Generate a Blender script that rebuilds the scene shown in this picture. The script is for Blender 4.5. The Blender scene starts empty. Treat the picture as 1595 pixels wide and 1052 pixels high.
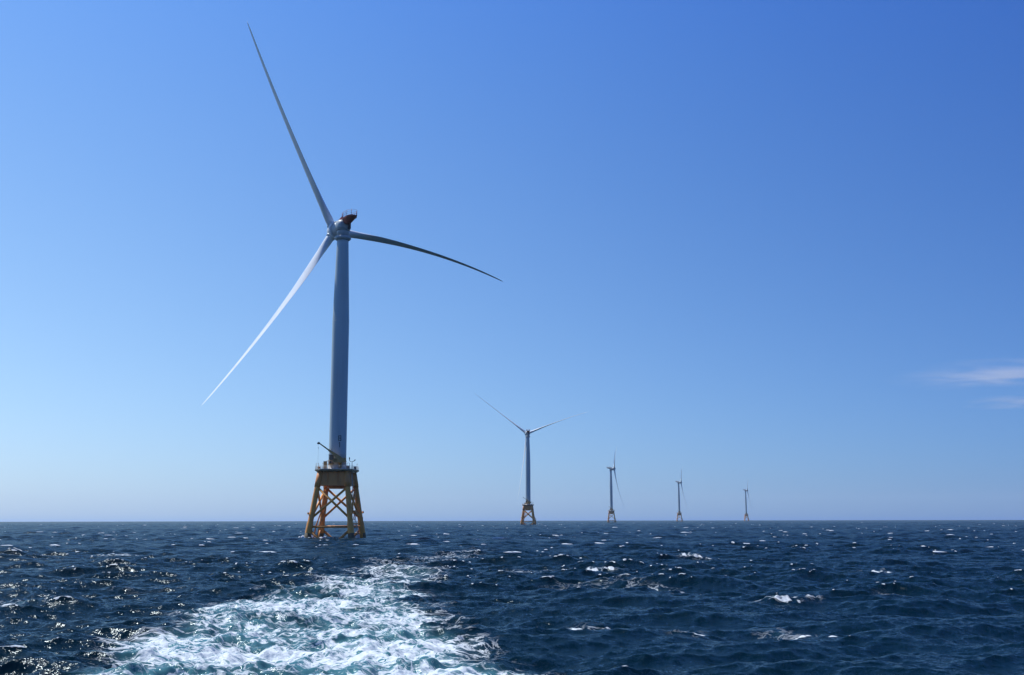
import bpy, bmesh, math, random
import numpy as np
from mathutils import Vector, Matrix

# ------------------------------------------------------------------ camera, sky, sun, exposure
scene = bpy.context.scene
COL = scene.collection
R = math.radians
EARTH = 6.371e6
CAM_H = 5.91
PITCH = math.atan((809.0 - 526.0) / 1700.0)
ROLL = 0.0018
cd = bpy.data.cameras.new('camera')
cam = bpy.data.objects.new('camera', cd)
COL.objects.link(cam)
cd.sensor_width = 36.0
cd.lens = 1700.0 / 1595.0 * 36.0
cd.clip_start = 0.5
cd.clip_end = 90000.0
cam.matrix_world = (Matrix.Translation((0, 0, CAM_H)) @ Matrix.Rotation(R(90) + PITCH, 4, 'X')
                    @ Matrix.Rotation(-ROLL, 4, 'Z'))
scene.camera = cam

SUN_AZ = R(57.0)      # to the left of the view direction (+Y)
SUN_EL = R(60.0)
sun_dir = Vector((-math.sin(SUN_AZ) * math.cos(SUN_EL), math.cos(SUN_AZ) * math.cos(SUN_EL), math.sin(SUN_EL)))

world = bpy.data.worlds.new("World")
scene.world = world
world.use_nodes = True
wn, wl = world.node_tree.nodes, world.node_tree.links
wn.clear()
sky = wn.new('ShaderNodeTexSky')
sky.sky_type = 'NISHITA'
sky.sun_disc = False
sky.sun_elevation = SUN_EL
sky.sun_rotation = -SUN_AZ
sky.altitude = 0.0
sky.air_density = 1.0
sky.dust_density = 0.3
sky.ozone_density = 10.0


def wmath(op, x, y=None):
    k = wn.new('ShaderNodeMath'); k.operation = op
    for i, v in enumerate((x, y)):
        if isinstance(v, (int, float)):
            k.inputs[i].default_value = v
        elif v is not None:
            wl.new(v, k.inputs[i])
    return k.outputs[0]


# grade of the sky: bluer and darker away from the sun, paler towards the horizon
wtc = wn.new('ShaderNodeTexCoord')
wsep = wn.new('ShaderNodeSeparateXYZ')
wl.new(wtc.outputs['Generated'], wsep.inputs[0])
wh = Vector((-math.sin(SUN_AZ), math.cos(SUN_AZ), 0.0))
wdot = wn.new('ShaderNodeVectorMath'); wdot.operation = 'DOT_PRODUCT'
wl.new(wtc.outputs['Generated'], wdot.inputs[0])
wdot.inputs[1].default_value = wh
wlen = wmath('SQRT', wmath('SUBTRACT', 1.0, wmath('MINIMUM', wmath('MULTIPLY', wsep.outputs['Z'], wsep.outputs['Z']), 0.9999)))
zc = wmath('MINIMUM', wmath('MAXIMUM', wsep.outputs['Z'], 0.0), 0.45)
qc = wmath('SQRT', zc)
# how far round towards the sun's side of the sky, fading to a middle value overhead
hn = wmath('SUBTRACT', wmath('DIVIDE', wdot.outputs['Value'], wlen), 0.5)
hn = wmath('ADD', wmath('MULTIPLY', hn, wmath('MINIMUM', wmath('DIVIDE', wlen, 0.6), 1.0)), 0.5)
hc = wmath('MINIMUM', wmath('MAXIMUM', hn, 0.05), 0.92)
hz = wmath('MULTIPLY', hc, zc)
GRADE = ((-1.732, -3.873, 3.577, 1.332, -0.161), (-0.925, -1.027, 1.332, 0.83, -0.023), (0.12, 2.285, -1.56, 0.302, -0.058))
wrgb = wn.new('ShaderNodeSeparateColor')
wl.new(sky.outputs[0], wrgb.inputs[0])
wcomb = wn.new('ShaderNodeCombineColor')
for i, (g0, gz, gq, gh, ghz) in enumerate(GRADE):
    e = wmath('ADD', wmath('ADD', wmath('MULTIPLY', zc, gz), wmath('MULTIPLY', qc, gq)),
              wmath('ADD', wmath('MULTIPLY', hc, gh), wmath('ADD', wmath('MULTIPLY', hz, ghz), g0)))
    wl.new(wmath('MULTIPLY', wrgb.outputs[i], wmath('EXPONENT', e)), wcomb.inputs[i])
bg = wn.new('ShaderNodeBackground')
bg.inputs['Strength'].default_value = 0.12
wo = wn.new('ShaderNodeOutputWorld')
wl.new(wcomb.outputs[0], bg.inputs['Color'])
wl.new(bg.outputs[0], wo.inputs['Surface'])

sl = bpy.data.lights.new('sun', 'SUN')
sl.energy = 5.0
sl.angle = R(0.53)
sl.color = (1.0, 0.985, 0.96)
so = bpy.data.objects.new('sun', sl)
COL.objects.link(so)
so.rotation_euler = sun_dir.to_track_quat('Z', 'Y').to_euler()
so.location = (-200, 100, 300)

vs = scene.view_settings
vs.view_transform = 'Standard'
vs.look = 'None'
vs.gamma = 1.0
vs.exposure = 0.0
scene.cycles.use_denoising = True
scene.cycles.max_bounces = 6
scene.cycles.volume_bounces = 1
scene.cycles.sample_clamp_direct = 12.0
scene.cycles.sample_clamp_indirect = 0.6
scene.cycles.blur_glossy = 2.0
scene.cycles.caustics_reflective = False

# ------------------------------------------------------------------ materials
def new_mat(name):
    m = bpy.data.materials.new(name)
    m.use_nodes = True
    m.node_tree.nodes.clear()
    return m, m.node_tree.nodes, m.node_tree.links


def paint(name, col, rough=0.45, spot=None, spot_amt=0.0, scale=0.6, spec=0.5, streak=1.0, metallic=0.0):
    """weathered paint: base colour broken up by stains with a shape of their own"""
    m, n, l = new_mat(name)
    out = n.new('ShaderNodeOutputMaterial')
    p = n.new('ShaderNodeBsdfPrincipled')
    tc = n.new('ShaderNodeTexCoord')
    mp = n.new('ShaderNodeMapping')
    mp.inputs['Scale'].default_value = (scale, scale, scale * streak)
    nz = n.new('ShaderNodeTexNoise')
    nz.inputs['Scale'].default_value = 1.0
    nz.inputs['Detail'].default_value = 6.0
    nz.inputs['Roughness'].default_value = 0.65
    rp = n.new('ShaderNodeValToRGB')
    rp.color_ramp.elements[0].position = 0.48
    rp.color_ramp.elements[1].position = 0.72
    rp.color_ramp.elements[0].color = (0, 0, 0, 1)
    rp.color_ramp.elements[1].color = (spot_amt, spot_amt, spot_amt, 1)
    mx = n.new('ShaderNodeMix')
    mx.data_type = 'RGBA'
    mx.inputs['A'].default_value = (*col, 1)
    mx.inputs['B'].default_value = (*(spot or col), 1)
    l.new(tc.outputs['Object'], mp.inputs['Vector'])
    l.new(mp.outputs[0], nz.inputs['Vector'])
    l.new(nz.outputs['Fac'], rp.inputs[0])
    l.new(rp.outputs[0], mx.inputs['Factor'])
    l.new(mx.outputs['Result'], p.inputs['Base Color'])
    p.inputs['Roughness'].default_value = rough
    p.inputs['Specular IOR Level'].default_value = spec
    p.inputs['Metallic'].default_value = metallic
    l.new(p.outputs[0], out.inputs[0])
    return m


M = {}
M['tower'] = paint('tower_paint', (0.44, 0.545, 0.56), 0.42, (0.34, 0.40, 0.38), 0.5, 0.5, streak=0.08)
M['tower_base'] = paint('tower_base_paint', (0.60, 0.59, 0.55), 0.5, (0.45, 0.36, 0.25), 0.5, 0.8, streak=0.3)
M['blade'] = paint('blade_paint', (0.72, 0.775, 0.78), 0.35, (0.45, 0.46, 0.45), 0.3, 0.2)
M['nacelle'] = paint('nacelle_paint', (0.42, 0.475, 0.475), 0.4, (0.38, 0.40, 0.41), 0.4, 0.6, streak=0.4)
M['dark'] = paint('dark_metal', (0.035, 0.04, 0.045), 0.5, (0.06, 0.055, 0.05), 0.5, 2.0)
M['red'] = paint('red_paint', (0.26, 0.032, 0.026), 0.5, (0.22, 0.05, 0.04), 0.5, 1.5)
M['yellow'] = paint('yellow_paint', (0.82, 0.35, 0.06), 0.5, (0.52, 0.17, 0.035), 0.75, 0.55, streak=0.5)
M['yellow_dark'] = paint('worn_yellow_paint', (0.72, 0.28, 0.065), 0.55, (0.40, 0.14, 0.04), 0.8, 0.5, streak=0.3)
M['rust'] = paint('orange_paint', (0.62, 0.24, 0.04), 0.55, (0.30, 0.10, 0.03), 0.7, 0.9)
M['growth'] = paint('marine_growth', (0.07, 0.065, 0.035), 0.8, (0.16, 0.10, 0.05), 0.6, 1.2)
M['deck'] = paint('deck_paint', (0.30, 0.22, 0.10), 0.6, (0.14, 0.09, 0.05), 0.8, 0.7)
M['crane'] = paint('crane_paint', (0.48, 0.30, 0.10), 0.5, (0.25, 0.14, 0.06), 0.6, 1.0)
M['rail'] = paint('galvanised_rail', (0.55, 0.53, 0.46), 0.45, (0.4, 0.3, 0.2), 0.4, 2.0)
M['white'] = paint('white_box', (0.75, 0.75, 0.72), 0.5, (0.5, 0.45, 0.4), 0.4, 1.5)
M['black'] = paint('black_lettering', (0.015, 0.015, 0.018), 0.5, (0.03, 0.03, 0.03), 0.5, 3.0)

# ------------------------------------------------------------------ mesh helpers
class MB:
    """collects shapes, builds ONE mesh"""
    def __init__(self):
        self.v, self.f, self.s = [], [], []

    def add(self, vs_, fs_, smooth):
        o = len(self.v)
        self.v += [tuple(p) for p in vs_]
        for k, f in enumerate(fs_):
            self.f.append(tuple(i + o for i in f))
            self.s.append(smooth[k] if isinstance(smooth, list) else smooth)

    def tube(self, a, b, r1, r2=None, n=14, caps=True):
        return self.path([a, b], [r1, r2 if r2 is not None else r1], n, caps)

    def path(self, pts, rad, n=12, caps=True):
        pts = [Vector(p) for p in pts]
        rings = []
        ref = None
        for i, p in enumerate(pts):
            d = (pts[min(i + 1, len(pts) - 1)] - pts[max(i - 1, 0)]).normalized()
            if ref is None:
                ref = Vector((0, 0, 1)) if abs(d.z) < 0.9 else Vector((1, 0, 0))
            u = d.cross(ref).normalized()
            w = u.cross(d).normalized()
            rings.append([p + (u * math.cos(t) + w * math.sin(t)) * rad[i]
                          for t in [2 * math.pi * k / n for k in range(n)]])
        vs_ = [q for rg in rings for q in rg]
        fs_, sm = [], []
        for i in range(len(pts) - 1):
            for k in range(n):
                k2 = (k + 1) % n
                fs_.append((i * n + k, i * n + k2, (i + 1) * n + k2, (i + 1) * n + k))
                sm.append(True)
        if caps:
            fs_.append(tuple(reversed(range(n))))
            fs_.append(tuple(range((len(pts) - 1) * n, len(pts) * n)))
            sm += [False, False]
        self.add(vs_, fs_, sm)
        return self

    def lathe(self, prof, axis_m=None, n=48, smooth=True):
        """prof: (radius, height) pairs revolved about local z, transformed by axis_m; a repeated pair makes a sharp edge"""
        axis_m = axis_m or Matrix.Identity(4)
        vs_, fs_ = [], []
        for (r, h) in prof:
            for k in range(n):
                t = 2 * math.pi * k / n
                vs_.append(axis_m @ Vector((r * math.cos(t), r * math.sin(t), h)))
        for i in range(len(prof) - 1):
            if prof[i] == prof[i + 1]:
                continue
            for k in range(n):
                k2 = (k + 1) % n
                fs_.append((i * n + k, i * n + k2, (i + 1) * n + k2, (i + 1) * n + k))
        sm = [smooth] * len(fs_)
        if prof[0][0] > 1e-6:
            fs_.append(tuple(reversed(range(n)))); sm.append(False)
        if prof[-1][0] > 1e-6:
            b = (len(prof) - 1) * n
            fs_.append(tuple(range(b, b + n))); sm.append(False)
        self.add(vs_, fs_, sm)
        return self

    def box(self, c, size, m=None):
        m = m or Matrix.Identity(4)
        c = Vector(c)
        hx, hy, hz = size[0] / 2, size[1] / 2, size[2] / 2
        vs_ = [m @ (c + Vector((sx * hx, sy * hy, sz * hz))) for sx in (-1, 1) for sy in (-1, 1) for sz in (-1, 1)]
        fs_ = [(0, 1, 3, 2), (4, 6, 7, 5), (0, 4, 5, 1), (2, 3, 7, 6), (0, 2, 6, 4), (1, 5, 7, 3)]
        self.add(vs_, fs_, False)
        return self

    def prism(self, poly_lo, poly_hi, smooth=False):
        """closed solid between two 3-D polygons with the same number of points"""
        n = len(poly_lo)
        vs_ = list(poly_lo) + list(poly_hi)
        fs_ = [tuple(reversed(range(n))), tuple(range(n, 2 * n))]
        sm = [False, False]
        for k in range(n):
            k2 = (k + 1) % n
            fs_.append((k, k2, n + k2, n + k)); sm.append(smooth)
        self.add(vs_, fs_, sm)
        return self

    def mesh(self, name, mat, bevel=0.0):
        me = bpy.data.meshes.new(name)
        me.from_pydata([tuple(p) for p in self.v], [], self.f)
        me.polygons.foreach_set('use_smooth', self.s)
        bm = bmesh.new()
        bm.from_mesh(me)
        bmesh.ops.recalc_face_normals(bm, faces=bm.faces)
        bm.to_mesh(me)
        bm.free()
        me.materials.append(mat)
        me.update()
        return me


MESHES = {}
def part(name, key, maker, mat, parent, label=None):
    """an object of its own under its thing; far copies share the mesh"""
    if key not in MESHES:
        MESHES[key] = maker().mesh(name, mat)
    o = bpy.data.objects.new(name, MESHES[key])
    COL.objects.link(o)
    o.parent = parent
    if label:
        o['label'] = label
    return o


def empty(name, loc, label, cat, group=None):
    o = bpy.data.objects.new(name, None)
    COL.objects.link(o)
    o.location = loc
    o.empty_display_size = 5
    o['label'] = label
    o['category'] = cat
    if group:
        o['group'] = group
    return o


# ------------------------------------------------------------------ the sea surface
rng = np.random.default_rng(11)
NW = 120
LAM = np.exp(rng.uniform(np.log(0.55), np.log(24.0), NW))
LAM.sort()
MAIN = R(-90 + 14)                       # travel direction of the wind sea: towards the viewer, a little to the right
SPREAD = R(34) + R(26) * np.clip((4.0 - LAM) / 4.0, 0, 1)
DIRS = MAIN + rng.normal(0, 1, NW) * SPREAD
KX = np.cos(DIRS) * 2 * np.pi / LAM
KY = np.sin(DIRS) * 2 * np.pi / LAM
PH = rng.uniform(0, 2 * np.pi, NW)
SLOPE = 0.036 * np.where(LAM < 2.5, 1.45, np.where(LAM < 7, 1.3, 0.95)) * np.clip((26.0 - LAM) / 10.0, 0.25, 1.0) * np.where(LAM < 1.2, 0.8, 1.0)
AMP = SLOPE * LAM / (2 * np.pi)
# slow group envelope
def group_env(x, y):
    return 1.0 + 0.16 * np.sin(0.031 * x + 0.052 * y + 1.0) + 0.13 * np.sin(-0.044 * x + 0.027 * y + 4.0)

CHOP = 0.85
def sea(x, y, dr):
    """Gerstner sum with waves the local spacing dr cannot carry faded out: dx, dy, z, jacobian term"""
    x = x.astype(np.float32); y = y.astype(np.float32)
    z = np.zeros_like(x); dx = np.zeros_like(x); dy = np.zeros_like(x); jac = np.zeros_like(x)
    env = group_env(x, y).astype(np.float32)
    for i in range(NW):
        w = np.clip((LAM[i] / dr - 1.0) / 1.2, 0, 1).astype(np.float32)
        rows = np.nonzero(w > 0)[0] if w.ndim == 1 and x.ndim == 2 else None
        if rows is not None:
            if len(rows) == 0:
                continue
            e = rows[-1] + 1
            ph = np.float32(KX[i]) * x[:e] + np.float32(KY[i]) * y[:e] + np.float32(PH[i])
            s = np.sin(ph); c = np.cos(ph)
            A = (AMP[i] * w[:e, None]).astype(np.float32) * env[:e]
            z[:e] += A * c
            q = A * np.float32(CHOP)
            dx[:e] -= q * s * np.float32(np.cos(DIRS[i]))
            dy[:e] -= q * s * np.float32(np.sin(DIRS[i]))
            jac[:e] += q * c * np.float32(2 * np.pi / LAM[i])
        else:
            ph = KX[i] * x + KY[i] * y + PH[i]
            s = np.sin(ph); c = np.cos(ph)
            A = AMP[i] * w * env
            z += A * c; q = A * CHOP
            dx -= q * s * np.cos(DIRS[i]); dy -= q * s * np.sin(DIRS[i])
            jac += q * c * 2 * np.pi / LAM[i]
    return dx, dy, z, jac


def smooth01(t):
    t = np.clip(t, 0, 1)
    return t * t * (3 - 2 * t)

# breaking crests seen near the boat: x, y, half length, half width, height, foam
CRESTS = [(9.3, 128.0, 3.6, 0.8, 0.45, 1.0), (19.0, 78.0, 1.7, 0.7, 0.42, 1.0), (4.4, 60.5, 1.9, 0.7, 0.42, 0.9),
          (9.3, 57.0, 1.2, 0.6, 0.18, 0.8), (14.3, 57.3, 1.3, 0.6, 0.3, 1.0), (18.2, 79.0, 0.7, 0.5, 0.3, 0.9),
          (21.5, 79.5, 0.8, 0.5, 0.3, 0.9), (28.0, 170.0, 3.0, 1.0, 0.5, 1.0), (-34.0, 73.0, 2.2, 0.9, 0.35, 0.9),
          (-50.0, 128.0, 2.0, 1.0, 0.5, 0.8), (30.0, 86.0, 1.4, 0.5, 0.3, 0.8), (33.5, 122.0, 1.6, 0.6, 0.35, 1.0),
          (40.0, 122.0, 2.2, 0.6, 0.35, 1.0), (-62.0, 178.0, 5.0, 1.2, 0.4, 0.7), (16.0, 57.0, 0.5, 0.4, 0.25, 0.9),
          (5.5, 99.0, 3.2, 1.0, 0.2, 0.55)]
# thinning foam left behind by waves that have already broken
PATCHES = [(7.5, 101.0, 4.5, 4.0, 0.46), (11.5, 97.0, 3.0, 2.5, 0.42), (-34.0, 75.5, 3.5, 2.5, 0.46), (-37.0, 82.0, 3.0, 4.0, 0.4),
           (15.0, 93.0, 2.5, 2.0, 0.36), (-31.0, 95.0, 4.0, 3.0, 0.36), (1.5, 125.0, 4.0, 5.0, 0.36), (-52.0, 131.0, 4.0, 4.0, 0.42)]
PATCHES += [(c[0] - 0.3, c[1] + 1.2, c[2] * 1.2, 1.6 + 0.01 * c[1], 0.44) for c in CRESTS]
T1 = (-55.4, 347.6)
LEG_A = [R(-51.8), R(38.2), R(128.2), R(218.2)]
LEGS_W = [(T1[0] + 9.9 * math.cos(a), T1[1] + 9.9 * math.sin(a)) for a in LEG_A]

# the wake astern: centre line and half width
WK_Y = np.array([0, 42, 56, 67, 84, 101, 120, 144, 182, 230, 300.0])
WK_L = np.array([-15.5, -16.3, -18.5, -20.2, -20.6, -19.6, -19.8, -20.0, -13.5, -9, -5.0])
WK_R = np.array([0.5, -0.2, -3.4, -5.0, -6.8, -7.4, -7.6, -8.0, -5.0, -2, 0.0])


def wake_field(x, y):
    wob = 0.9 * np.sin(y * 0.31 + 0.6 * np.sin(x * 0.23)) + 0.6 * np.sin(y * 0.83 + 1.3)
    L = np.interp(y, WK_Y, WK_L) + wob
    Rr = np.interp(y, WK_Y, WK_R) + 0.8 * wob
    edge = 4.5 + 0.012 * y
    w = smooth01((x - L) / edge + 0.5) * smooth01((Rr - x) / edge + 0.5)
    age = np.interp(y, [0, 42, 60, 90, 120, 150, 185, 215, 260], [1.0, 1.0, 0.84, 0.64, 0.47, 0.36, 0.28, 0.22, 0.0])
    # thin foam streaks thrown off to the right of the fresh wake
    side = smooth01((x - L) / edge + 0.5) * smooth01((Rr + 2.2 - x) / 3.0 + 0.5) * np.interp(y, [0, 42, 65, 85, 105], [0.42, 0.42, 0.36, 0.2, 0.0])
    out = np.maximum(w * age, side)
    for (cx, cy, hl, hw, lv) in PATCHES:
        msk = (np.abs(x - cx) < hl * 2.2) & (np.abs(y - cy) < hw * 2.2)
        if msk.any():
            q = np.exp(-((x[msk] - cx) / hl) ** 2 - ((y[msk] - cy) / hw) ** 2)
            out[msk] = np.maximum(out[msk], lv * q)
    return out


def leg_splash(x, y):
    s = np.zeros_like(x)
    for (lx, ly) in LEGS_W:
        d = np.hypot(x - lx, y - ly)
        s = np.maximum(s, np.exp(-((d - 1.2) / 0.8) ** 2))
    return s


def build_sea():
    # range rows: fine near the boat, growing with distance
    rr = [3.0, 8.0, 14.0, 20.0, 26.0, 30.0]
    while rr[-1] < 11000.0:
        r0 = rr[-1]
        k = 0.0030 if r0 < 220 else (0.0038 if r0 < 700 else 0.0045)
        if r0 < 37:
            k = 0.008
        rr.append(r0 * (1 + k))
    rr = np.array(rr)
    drr = np.gradient(rr)
    fine = np.arange(-31.0, 31.0001, 0.05)
    coarse = np.arange(31.0 + 4.0, 360 - 31.0 - 2, 4.0)
    th = np.radians(np.concatenate([fine, coarse]))          # clockwise from +Y
    nf = len(fine)
    Rg, Tg = np.meshgrid(rr, th, indexing='ij')
    X = Rg * np.sin(Tg); Y = Rg * np.cos(Tg)
    dx, dy, z, jac = sea(X, Y, np.maximum(drr, 0.09))
    flat = np.ones(len(th)); flat[nf:] = 0.25
    z *= flat; dx *= flat; dy *= flat
    # turbulence in the wake: short lumps, long waves a little damped
    W = wake_field(X + 0 * dx, Y)
    far = np.clip((320 - Rg) / 60, 0, 1)
    lum = (np.sin(1.9 * X + 0.7 * np.sin(0.9 * Y)) * np.sin(1.3 * Y + 0.8 * np.sin(1.1 * X))
           + 0.6 * np.sin(3.1 * X - 1.7 * Y) * np.sin(2.2 * Y + 1.2 * X + 0.5)
           + 0.35 * np.sin(5.3 * X + 2.0 * Y) * np.sin(4.6 * Y - 1.9 * X)
           + 0.22 * np.sin(8.3 * X - 3.1 * Y + 1.0) * np.sin(7.1 * Y + 3.4 * X))
    z = z * (1 - 0.25 * W) + (0.19 * lum * W * far).astype(np.float32)
    foam = np.clip((jac - 0.62) / 0.25, 0, 1)
    foam *= np.clip((500 - Rg) / 200, 0, 1)
    for (cx, cy, hl, hw, hh, fo) in CRESTS:
        msk = (np.abs(X - cx) < hl * 3) & (np.abs(Y - cy) < hw * 8 + 2)
        ii = np.nonzero(msk.any(axis=1))[0]; jj = np.nonzero(msk.any(axis=0))[0]
        if len(ii) == 0 or len(jj) == 0:
            continue
        s = np.s_[ii[0]:ii[-1] + 1, jj[0]:jj[-1] + 1]
        x = X[s] - cx; y = Y[s] - cy
        y = y + 0.10 * x + 0.25 * np.sin(x * 1.7 + cx) + 0.08 * np.sin(x * 6.3 + cy)
        ln = np.exp(-(x / hl) ** 4) * (0.78 + 0.2 * np.sin(x * 2.9 + cy) + 0.14 * np.sin(x * 7.1 + 2 * cx) + 0.1 * np.sin(x * 13.7 + cy + 3 * y))
        # steep towards the viewer (-y), gentle behind
        prof = np.where(y < 0, np.exp(-(y / hw) ** 2), np.exp(-(y / (hw * 2.6)) ** 2))
        z[s] += (0.75 * hh * ln * prof).astype(np.float32)
        fm = fo * ln * np.exp(-((y + 0.15 * hw) / (hw * 0.8)) ** 2)
        foam[s] = np.maximum(foam[s], fm)
    msk = (np.abs(X - T1[0]) < 16) & (np.abs(Y - T1[1]) < 18)
    ii = np.nonzero(msk.any(axis=1))[0]; jj = np.nonzero(msk.any(axis=0))[0]
    s = np.s_[ii[0]:ii[-1] + 1, jj[0]:jj[-1] + 1]
    sp = leg_splash(X[s], Y[s])
    foam[s] = np.maximum(foam[s], 0.75 * sp)
    z[s] += (0.12 * sp).astype(np.float32)
    X = X + dx; Y = Y + dy
    Z = z - (X * X + Y * Y) / (2 * EARTH)
    nr, nt = X.shape
    co = np.stack([X, Y, Z], -1).reshape(-1, 3)
    centre = np.array([[0, 0, 0.0]])
    co = np.concatenate([co, centre]).astype(np.float32)
    i = np.arange(nr - 1)[:, None]; j = np.arange(nt)[None, :]
    j2 = (j + 1) % nt
    quads = np.stack([i * nt + j, (i + 1) * nt + j, (i + 1) * nt + j2, i * nt + j2], -1).reshape(-1, 4)
    quads = quads[:, ::-1]
    c = nr * nt
    tj = np.arange(nt)
    tris = np.stack([np.full(nt, c), (tj + 1) % nt, tj], -1)
    nq, ntri = len(quads), len(tris)
    me = bpy.data.meshes.new('water')
    me.vertices.add(len(co))
    me.vertices.foreach_set('co', co.ravel())
    me.loops.add(nq * 4 + ntri * 3)
    me.loops.foreach_set('vertex_index', np.concatenate([quads.ravel(), tris.ravel()]).astype(np.int32))
    me.polygons.add(nq + ntri)
    starts = np.concatenate([np.arange(nq) * 4, nq * 4 + np.arange(ntri) * 3]).astype(np.int32)
    me.polygons.foreach_set('loop_start', starts)
    me.polygons.foreach_set('use_smooth', np.ones(nq + ntri, dtype=bool))
    for nm, arr in (('foam', foam), ('wake', W)):
        at = me.attributes.new(nm, 'FLOAT', 'POINT')
        at.data.foreach_set('value', np.concatenate([arr.reshape(-1), [0.0]]).astype(np.float32))
    me.update(calc_edges=True)
    o = bpy.data.objects.new('water', me)
    COL.objects.link(o)
    o['kind'] = 'structure'
    return o, me


def sea_material():
    m, n, l = new_mat('sea_water')
    out = n.new('ShaderNodeOutputMaterial')

    def math_(op, a, b=None, clamp=False):
        k = n.new('ShaderNodeMath'); k.operation = op; k.use_clamp = clamp
        for idx, v in enumerate((a, b)):
            if v is None:
                continue
            if isinstance(v, (int, float)):
                k.inputs[idx].default_value = v
            else:
                l.new(v, k.inputs[idx])
        return k.outputs[0]

    def maprange(v, a, b, c=0.0, d=1.0, smooth=True):
        k = n.new('ShaderNodeMapRange')
        k.interpolation_type = 'SMOOTHSTEP' if smooth else 'LINEAR'
        l.new(v, k.inputs['Value'])
        for nm, val in (('From Min', a), ('From Max', b), ('To Min', c), ('To Max', d)):
            k.inputs[nm].default_value = val
        return k.outputs['Result']

    geo = n.new('ShaderNodeNewGeometry')
    pos = geo.outputs['Position']

    def noise(scale, vec_scale=(1, 1, 1), detail=3.0, rough=0.55, dist=0.0, loc=(0, 0, 0)):
        mp = n.new('ShaderNodeMapping')
        mp.inputs['Scale'].default_value = vec_scale
        mp.inputs['Location'].default_value = loc
        l.new(pos, mp.inputs['Vector'])
        k = n.new('ShaderNodeTexNoise')
        k.inputs['Scale'].default_value = scale
        k.inputs['Detail'].default_value = detail
        k.inputs['Roughness'].default_value = rough
        k.inputs['Distortion'].default_value = dist
        l.new(mp.outputs[0], k.inputs['Vector'])
        return k

    fo = n.new('ShaderNodeAttribute'); fo.attribute_name = 'foam'
    wa = n.new('ShaderNodeAttribute'); wa.attribute_name = 'wake'
    foam, wake = fo.outputs['Fac'], wa.outputs['Fac']

    # ripple normals: independent slopes in x and y from colour noise
    def slopes(scale, amt, loc, vs_=(1, 1, 1), detail=2.0):
        k = noise(scale, vs_, detail, 0.6, 0.0, loc)
        sub = n.new('ShaderNodeVectorMath'); sub.operation = 'SUBTRACT'
        l.new(k.outputs['Color'], sub.inputs[0]); sub.inputs[1].default_value = (0.5, 0.5, 0.5)
        mul = n.new('ShaderNodeVectorMath'); mul.operation = 'MULTIPLY'
        l.new(sub.outputs[0], mul.inputs[0]); mul.inputs[1].default_value = (amt, amt, 0.0)
        return mul.outputs[0]

    acc = None
    for args in ((3.2, 1.0, (3, 7, 1), (0.8, 1.25, 1)), (1.1, 0.55, (13, 2, 5), (0.75, 1.3, 1)), (9.0, 1.15, (1, 9, 4)), (24.0, 0.75, (6, 2, 8))):
        v = slopes(*args)
        if acc is None:
            acc = v
        else:
            ad = n.new('ShaderNodeVectorMath'); ad.operation = 'ADD'
            l.new(acc, ad.inputs[0]); l.new(v, ad.inputs[1]); acc = ad.outputs[0]
    # gusts: cat's paws change how rough the surface is
    gust = noise(0.035, (0.7, 1.0, 1), 3.0, 0.55, 0.3, (5, 5, 0))
    gs = maprange(gust.outputs['Fac'], 0.35, 0.65, 0.6, 1.2)
    sc = n.new('ShaderNodeVectorMath'); sc.operation = 'SCALE'
    l.new(acc, sc.inputs[0]); l.new(gs, sc.inputs['Scale'])
    ad = n.new('ShaderNodeVectorMath'); ad.operation = 'ADD'
    l.new(geo.outputs['Normal'], ad.inputs[0]); l.new(sc.outputs[0], ad.inputs[1])
    nr = n.new('ShaderNodeVectorMath'); nr.operation = 'NORMALIZE'
    l.new(ad.outputs[0], nr.inputs[0])
    nrm = nr.outputs[0]

    # foam lace
    n1 = noise(0.55, (0.75, 1.0, 1), 6.0, 0.62, 0.9, (2, 3, 0)).outputs['Fac']
    n2 = noise(1.7, (0.7, 1.0, 1), 5.0, 0.6, 1.2, (9, 1, 0)).outputs['Fac']
    big = noise(0.16, (0.6, 1.0, 1), 3.0, 0.5, 0.5, (4, 8, 0)).outputs['Fac']

    def ridge(v, width):
        d = math_('ABSOLUTE', math_('SUBTRACT', v, 0.5))
        return maprange(d, 0.0, width, 1.0, 0.0)
    r1 = ridge(n1, 0.085)
    r2 = ridge(n2, 0.075)
    lace = math_('MAXIMUM', r1, math_('MULTIPLY', r2, 0.75))
    patch = maprange(big, 0.38, 0.62, 0.0, 1.0)
    solid = maprange(n1, 0.44, 0.60, 0.0, 1.0)
    # wake foam: lace everywhere in the wake, solid froth where fresh
    wl_ = math_('MULTIPLY', wake, math_('ADD', math_('MULTIPLY', patch, 0.75), 0.35))
    wf = maprange(math_('ADD', lace, wl_), 1.0, 1.5)
    wf = math_('MULTIPLY', wf, maprange(wake, 0.02, 0.25))
    wsolid = math_('MULTIPLY', solid, maprange(wl_, 0.70, 1.6))
    wfoam = math_('MAXIMUM', wf, wsolid)
    # crest foam broken by fine noise
    n3 = noise(4.5, (0.6, 1.0, 1), 4.0, 0.65, 0.4, (7, 7, 2)).outputs['Fac']
    n4 = noise(1.6, (0.7, 1.0, 1), 3.0, 0.6, 0.8, (3, 5, 2)).outputs['Fac']
    cf = math_('SUBTRACT', math_('MULTIPLY', foam, 1.30), math_('ADD', math_('MULTIPLY', n3, 0.75), math_('MULTIPLY', n4, 0.85)))
    cfoam = maprange(cf, -0.12, 0.16)
    fmask = math_('MAXIMUM', wfoam, cfoam, True)
    fmask = math_('MULTIPLY', fmask, 0.84)

    # body colour: deep blue, turquoise where the wake is full of air
    turq = math_('MULTIPLY', wake, maprange(big, 0.30, 0.65, 0.55, 1.0), True)
    mxc = n.new('ShaderNodeMix'); mxc.data_type = 'RGBA'
    mxc.inputs['A'].default_value = (0.0012, 0.0105, 0.0175, 1)
    mxc.inputs['B'].default_value = (0.062, 0.180, 0.205, 1)
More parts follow.
